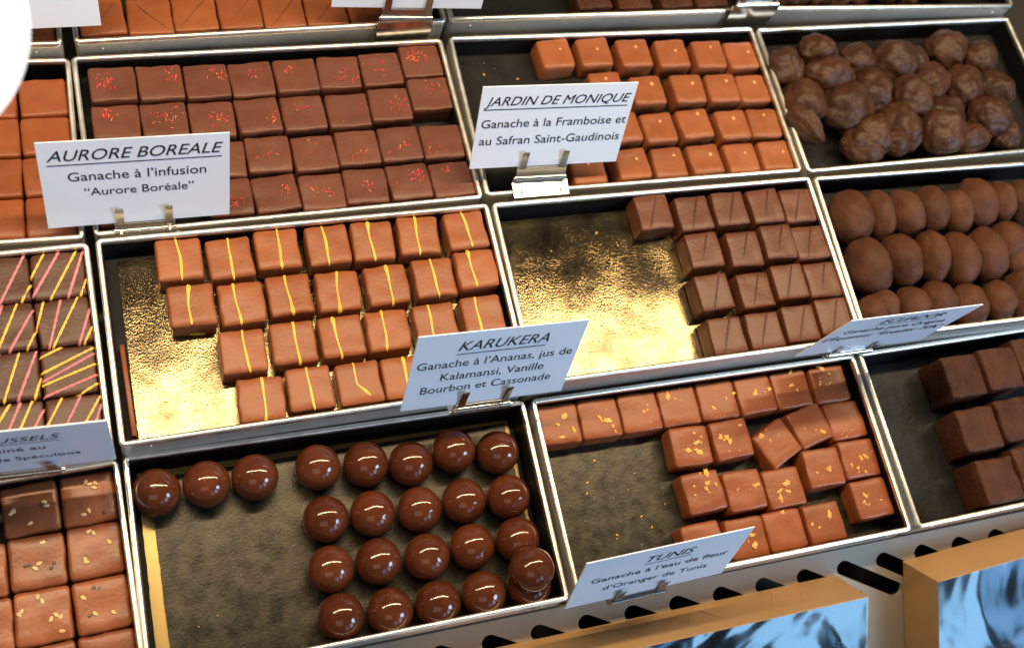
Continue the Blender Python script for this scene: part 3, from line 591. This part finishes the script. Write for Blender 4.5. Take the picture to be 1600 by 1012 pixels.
# ------------------------------------------------------------------ cards with clips
CW, CHT, CT = 89*MM, 56*MM, .7*MM
def text_mesh(body, width, shear, bold):
    cu = bpy.data.curves.new('lettering', 'FONT'); cu.body = body; cu.size = .01; cu.align_x = 'CENTER'; cu.shear = shear; cu.offset = bold; cu.extrude = .00003; cu.resolution_u = 4
    o = bpy.data.objects.new('lettering', cu); COL.objects.link(o)
    dg = bpy.context.evaluated_depsgraph_get(); me = bpy.data.meshes.new_from_object(o.evaluated_get(dg))
    bpy.data.objects.remove(o)
    xs = [v.co.x for v in me.vertices]; wd = max(xs)-min(xs); s = width/wd; mid = (max(xs)+min(xs))/2
    ys = min(1.25, max(.8, 1))
    for v in me.vertices: v.co = Vector(((v.co.x-mid)*s, v.co.y*s, v.co.z))
    me.materials.clear(); me.materials.append(M_['ink']); return me, s
TEXT = {
 ('B', 1): [('AURORE BOREALE', .045, .965, .215, 1), ('Ganache à l’infusion', .14, .87, .45, 0), ('“Aurore Boréale”', .215, .80, .63, 0)],
 ('B', 2): [('JARDIN DE MONIQUE', .03, .975, .225, 1), ('Ganache à la Framboise et', .03, .985, .49, 0), ('au Safran Saint-Gaudinois', .035, .97, .70, 0)],
 ('C', 1): [('KARUKERA', .25, .785, .235, 1), ('Ganache à l’Ananas, jus de', .035, .965, .445, 0), ('Kalamansi, Vanille', .19, .815, .62, 0), ('Bourbon et Cassonade', .09, .885, .785, 0)],
 ('C', 2): [('ECUADOR', .29, .77, .20, 1), ('Ganache pure Origine', .10, .885, .40, 0), ('d’Équateur “Ecuador 70%”', .02, .95, .58, 0)],
 ('D', 2): [('TUNIS', .39, .68, .27, 1), ('Ganache à l’eau de fleur', .09, .93, .50, 0), ('d’Oranger de Tunis', .19, .84, .72, 0)],
 ('C', 0): BRUS,
 ('A', 0): [], ('A', 1): []}
CLABEL = {
 ('B', 1): 'white sign card standing in front of the red petal chocolates',
 ('B', 2): 'white sign card standing among the chocolates with caramel dots',
 ('C', 1): 'white sign card with three small text lines, before the yellow striped chocolates',
 ('C', 2): 'steeply angled white sign card by the front corner of the truffle tray',
 ('D', 2): 'white sign card clipped to the front rim of the zest chocolates tray',
 ('C', 0): 'white sign card above the sesame chocolates, cut by the left edge',
 ('A', 0): 'blank looking white card at the top left beside the bright globe',
 ('A', 1): 'white card cut by the top edge with only its lower border visible'}
HLABEL = {
 ('B', 1): 'silver hinge clip with two prongs in front of the red petal chocolates',
 ('B', 2): 'silver hinge clip with two prongs at the caramel dot chocolates',
 ('C', 1): 'silver hinge clip with two prongs below the yellow striped chocolates',
 ('C', 2): 'silver hinge clip under the steeply angled card by the truffle tray',
 ('D', 2): 'silver hinge clip on the front rim of the zest chocolates tray',
 ('C', 0): 'silver hinge clip just above the sesame chocolates',
 ('A', 0): 'silver hinge clip holding the card beside the bright globe',
 ('A', 1): 'silver hinge clip holding the card cut by the top edge',
 ('A', 2): 'silver hinge clip without visible card, between the dotted and lump trays'}
BARU = {('B', 1): .02, ('B', 2): -.01, ('C', 1): 0, ('C', 2): -.05, ('D', 2): -.035, ('C', 0): .05, ('A', 0): -.13, ('A', 1): -.0, ('A', 2): 0}
BARV = {('B', 2): -8.5, ('B', 1): -5.5, ('A', 1): -7, ('A', 2): -4, ('A', 0): -7}
LEAF = {'A': 13, 'B': 11, 'C': 4, 'D': 3}
def card_frame(t):
    x, yy, z, yaw, tilt, roll = CARDS[t]
    u = Vector((math.cos(yaw)*math.cos(roll), math.sin(yaw)*math.cos(roll), math.sin(roll))); n0 = Vector((-math.sin(yaw), math.cos(yaw), 0))
    v = Vector((0, 0, 1))*math.cos(tilt)+n0*math.sin(tilt); v -= u*u.dot(v); v.normalize(); n = u.cross(v)
    m = Matrix((u, v, n)).transposed().to_4x4(); m.translation = (x, -TD/2+yy, z)
    return tframe(t) @ m
CARDS['A', 2] = [.1012, 0, .012, 0, .25, 0]
for t in CARDS:
    F = card_frame(t)
    if t in CLABEL:
        bm = bmesh.new(); box(bm, -CW/2, CW/2, 0, CHT, -CT, 0, .2*MM)
        # gentle warp
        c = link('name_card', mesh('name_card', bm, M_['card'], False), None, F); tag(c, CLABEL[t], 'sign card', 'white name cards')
        for (body, a, b, base, head) in TEXT[t]:
            me, s = text_mesh(body, (b-a)*CW, .32 if head else 0, 0)
            link('heading' if head else 'text_line', me, c, Matrix.Translation(((a+b)/2*CW-CW/2, CHT*(1-base), .12*MM)))
            if head:
                bm = bmesh.new(); box(bm, a*CW-CW/2-.3*MM, b*CW-CW/2-.8*MM, CHT*(1-base)-2.9*MM, CHT*(1-base)-2.3*MM, .06*MM, .12*MM)
                link('underline', mesh('underline', bm, M_['ink'], False), c)
    root = empty('card_clip', F); tag(root, HLABEL[t], 'card clip', 'silver hinge clips for the cards')
    ub = BARU[t]*CW; vb = BARV.get(t, -4.0)*MM; hw = 15.5*MM
    bm = bmesh.new()
    for k in range(5):
        a = -hw+2*hw*k/5+.12*MM; b = -hw+2*hw*(k+1)/5-.12*MM
        cyl(bm, Vector((ub+a, vb, .6*MM)), Vector((ub+b, vb, .6*MM)), (1.9 if k % 2 == 0 else 1.7)*MM, 18)
    cyl(bm, Vector((ub-hw-.8*MM, vb, .6*MM)), Vector((ub+hw+.3*MM, vb, .6*MM)), .9*MM, 12)
    link('hinge_barrel', mesh('hinge_barrel', bm, M_['chrome']), root)
    bm = bmesh.new(); box(bm, ub-hw+.5*MM, ub+hw-.5*MM, vb+.5*MM, 11*MM, -CT-1.0*MM, -CT-.3*MM, .2*MM)
    box(bm, ub-hw+.5*MM, ub+hw-.5*MM, vb+.5*MM, -.4*MM, -CT-.31*MM, .5*MM, .2*MM)
    link('back_leaf', mesh('back_leaf', bm, M_['chrome'], False), root)
    for sgn in (-1, 1):
        bm = bmesh.new(); n = 9; wd = 2.0*MM; prev = None; uc = ub+sgn*12.0*MM
        for k in range(n):
            f = k/(n-1); v_ = -1.5*MM+13.5*MM*f; z_ = (.55+1.9*(f-.15)**2+.9*max(0, f-.75))*MM
            ring = [bm.verts.new((uc+sx_*wd*(1 if f < .9 else .85), v_, z_+dz)) for sx_, dz in ((-1, 0), (1, 0), (1, .5*MM), (-1, .5*MM))]
            if prev:
                for q in range(4): bm.faces.new((prev[q], prev[(q+1) % 4], ring[(q+1) % 4], ring[q]))
            else: bm.faces.new(ring)
            prev = ring
        bm.faces.new(prev)
        link('prong', mesh('prong', bm, M_['chrome'], False), root)
    # leaf that grips the tray rim: follows the tray, not the card
    inv = F.inverted() @ tframe(t); Fi = inv
    bc = tframe(t).inverted() @ (F @ Vector((ub, vb, .6*MM)))
    hx_ = 17*MM; yb, zb = bc.y, bc.z; L_ = LEAF[t[0]]*MM
    prof = [(yb, zb-.8*MM), (yb-.6*MM, zb-2.2*MM), (-TD/2-2.4*MM, min(zb-3*MM, .5*MM)), (-TD/2-2.8*MM, min(zb-3*MM, .5*MM)-L_)]
    bm = bmesh.new(); rows = []
    for i, (y_, z_) in enumerate(prof):
        ww = hx_*(1 if i < 3 else .92)
        rows.append([bm.verts.new(Fi @ Vector((bc.x+s_*ww, y_+d_, z_))) for s_, d_ in ((-1, 0), (1, 0), (1, -.5*MM), (-1, -.5*MM))])
    for A_, B_ in zip(rows, rows[1:]):
        for q in range(4): bm.faces.new((A_[q], A_[(q+1) % 4], B_[(q+1) % 4], B_[q]))
    bm.faces.new(rows[0]); bm.faces.new(list(reversed(rows[-1])))
    link('rim_leaf', mesh('rim_leaf', bm, M_['chrome'], False), root)
    bm = bmesh.new()
    tip = [Vector((bc.x-12*MM, -TD/2-1.0*MM, max(.9*MM, 0))), Vector((bc.x-12*MM, -TD/2+1.5*MM, 1.2*MM)), Vector((bc.x-12*MM, -TD/2+3.6*MM, .4*MM)), Vector((bc.x-12*MM, -TD/2+4.0*MM, -5*MM))]
    for dx in (0, 24*MM):
        tube(bm, [Fi @ (p+Vector((dx, 0, 0))) for p in tip], 1.0*MM, 6, .5)
    link('spring_tongue', mesh('spring_tongue', bm, M_['chrome']), root)

# ------------------------------------------------------------------ gift boxes (built after the helpers)
B1 = gift_box(BOX1[0], BOX1[1], .26, .17, .031, BOX1[2], 'R', 'gold gift box with crumpled reflecting film, lying below the zest chocolates tray', 0)
B2 = gift_box(BOX2[0], BOX2[1], .24, .17, .031, BOX2[2], 'L', 'gold gift box at the bottom right corner, dark chocolates under its film', 0)
vb_ = [square_mesh('chocolate', 26, 26, 14, M_['dark'], 700+k, 1.8) for k in range(3)]
for mw, x0, x1, wd, nrow, ncol in ((B1[0], B1[1], B1[2], 'box beneath zest tray', 2, 5), (B2[0], B2[1], B2[2], 'bottom right box', 2, 4)):
    for rr in range(nrow):
        for cc in range(ncol):
            xx = (x1-17*MM-cc*29*MM) if x0 < -.1 else (x0+17*MM+cc*29*MM)
            o = link('chocolate', vb_[(rr+cc) % 3], None, mw @ Matrix.Translation((xx, -(22+29*rr)*MM, 2.2*MM)))
            side = 'right' if x0 < -.1 else 'left'
            tag(o, f'dark square under film in the {wd}, {("upper", "lower")[rr]} row, {ORD[cc]} from {side}', 'chocolate', 'dark squares inside the gift boxes')

# ------------------------------------------------------------------ round lamp near the glass
gd = (CR @ Vector(((-188-800)/1749.185, -(30-506)/1749.185, -1))).normalized(); gp = CP+gd*.30
root = empty('globe_lamp', Matrix.Translation(gp)); tag(root, 'glowing white round lamp cut off at the top left corner', 'lamp')
bm = bmesh.new(); bmesh.ops.create_uvsphere(bm, u_segments=64, v_segments=40, radius=GLOBE_R); link('opal_globe', mesh('opal_globe', bm, M_['glow']), root)
bm = bmesh.new(); cyl(bm, Vector((0, 0, GLOBE_R*.93)), Vector((0, 0, GLOBE_R*1.25)), .012, 24); link('socket', mesh('socket', bm, M_['steel']), root)
bm = bmesh.new(); cyl(bm, Vector((0, 0, GLOBE_R*1.25)), Vector((0, 0, .9)), .0015, 8); link('cord', mesh('cord', bm, M_['black']), root)
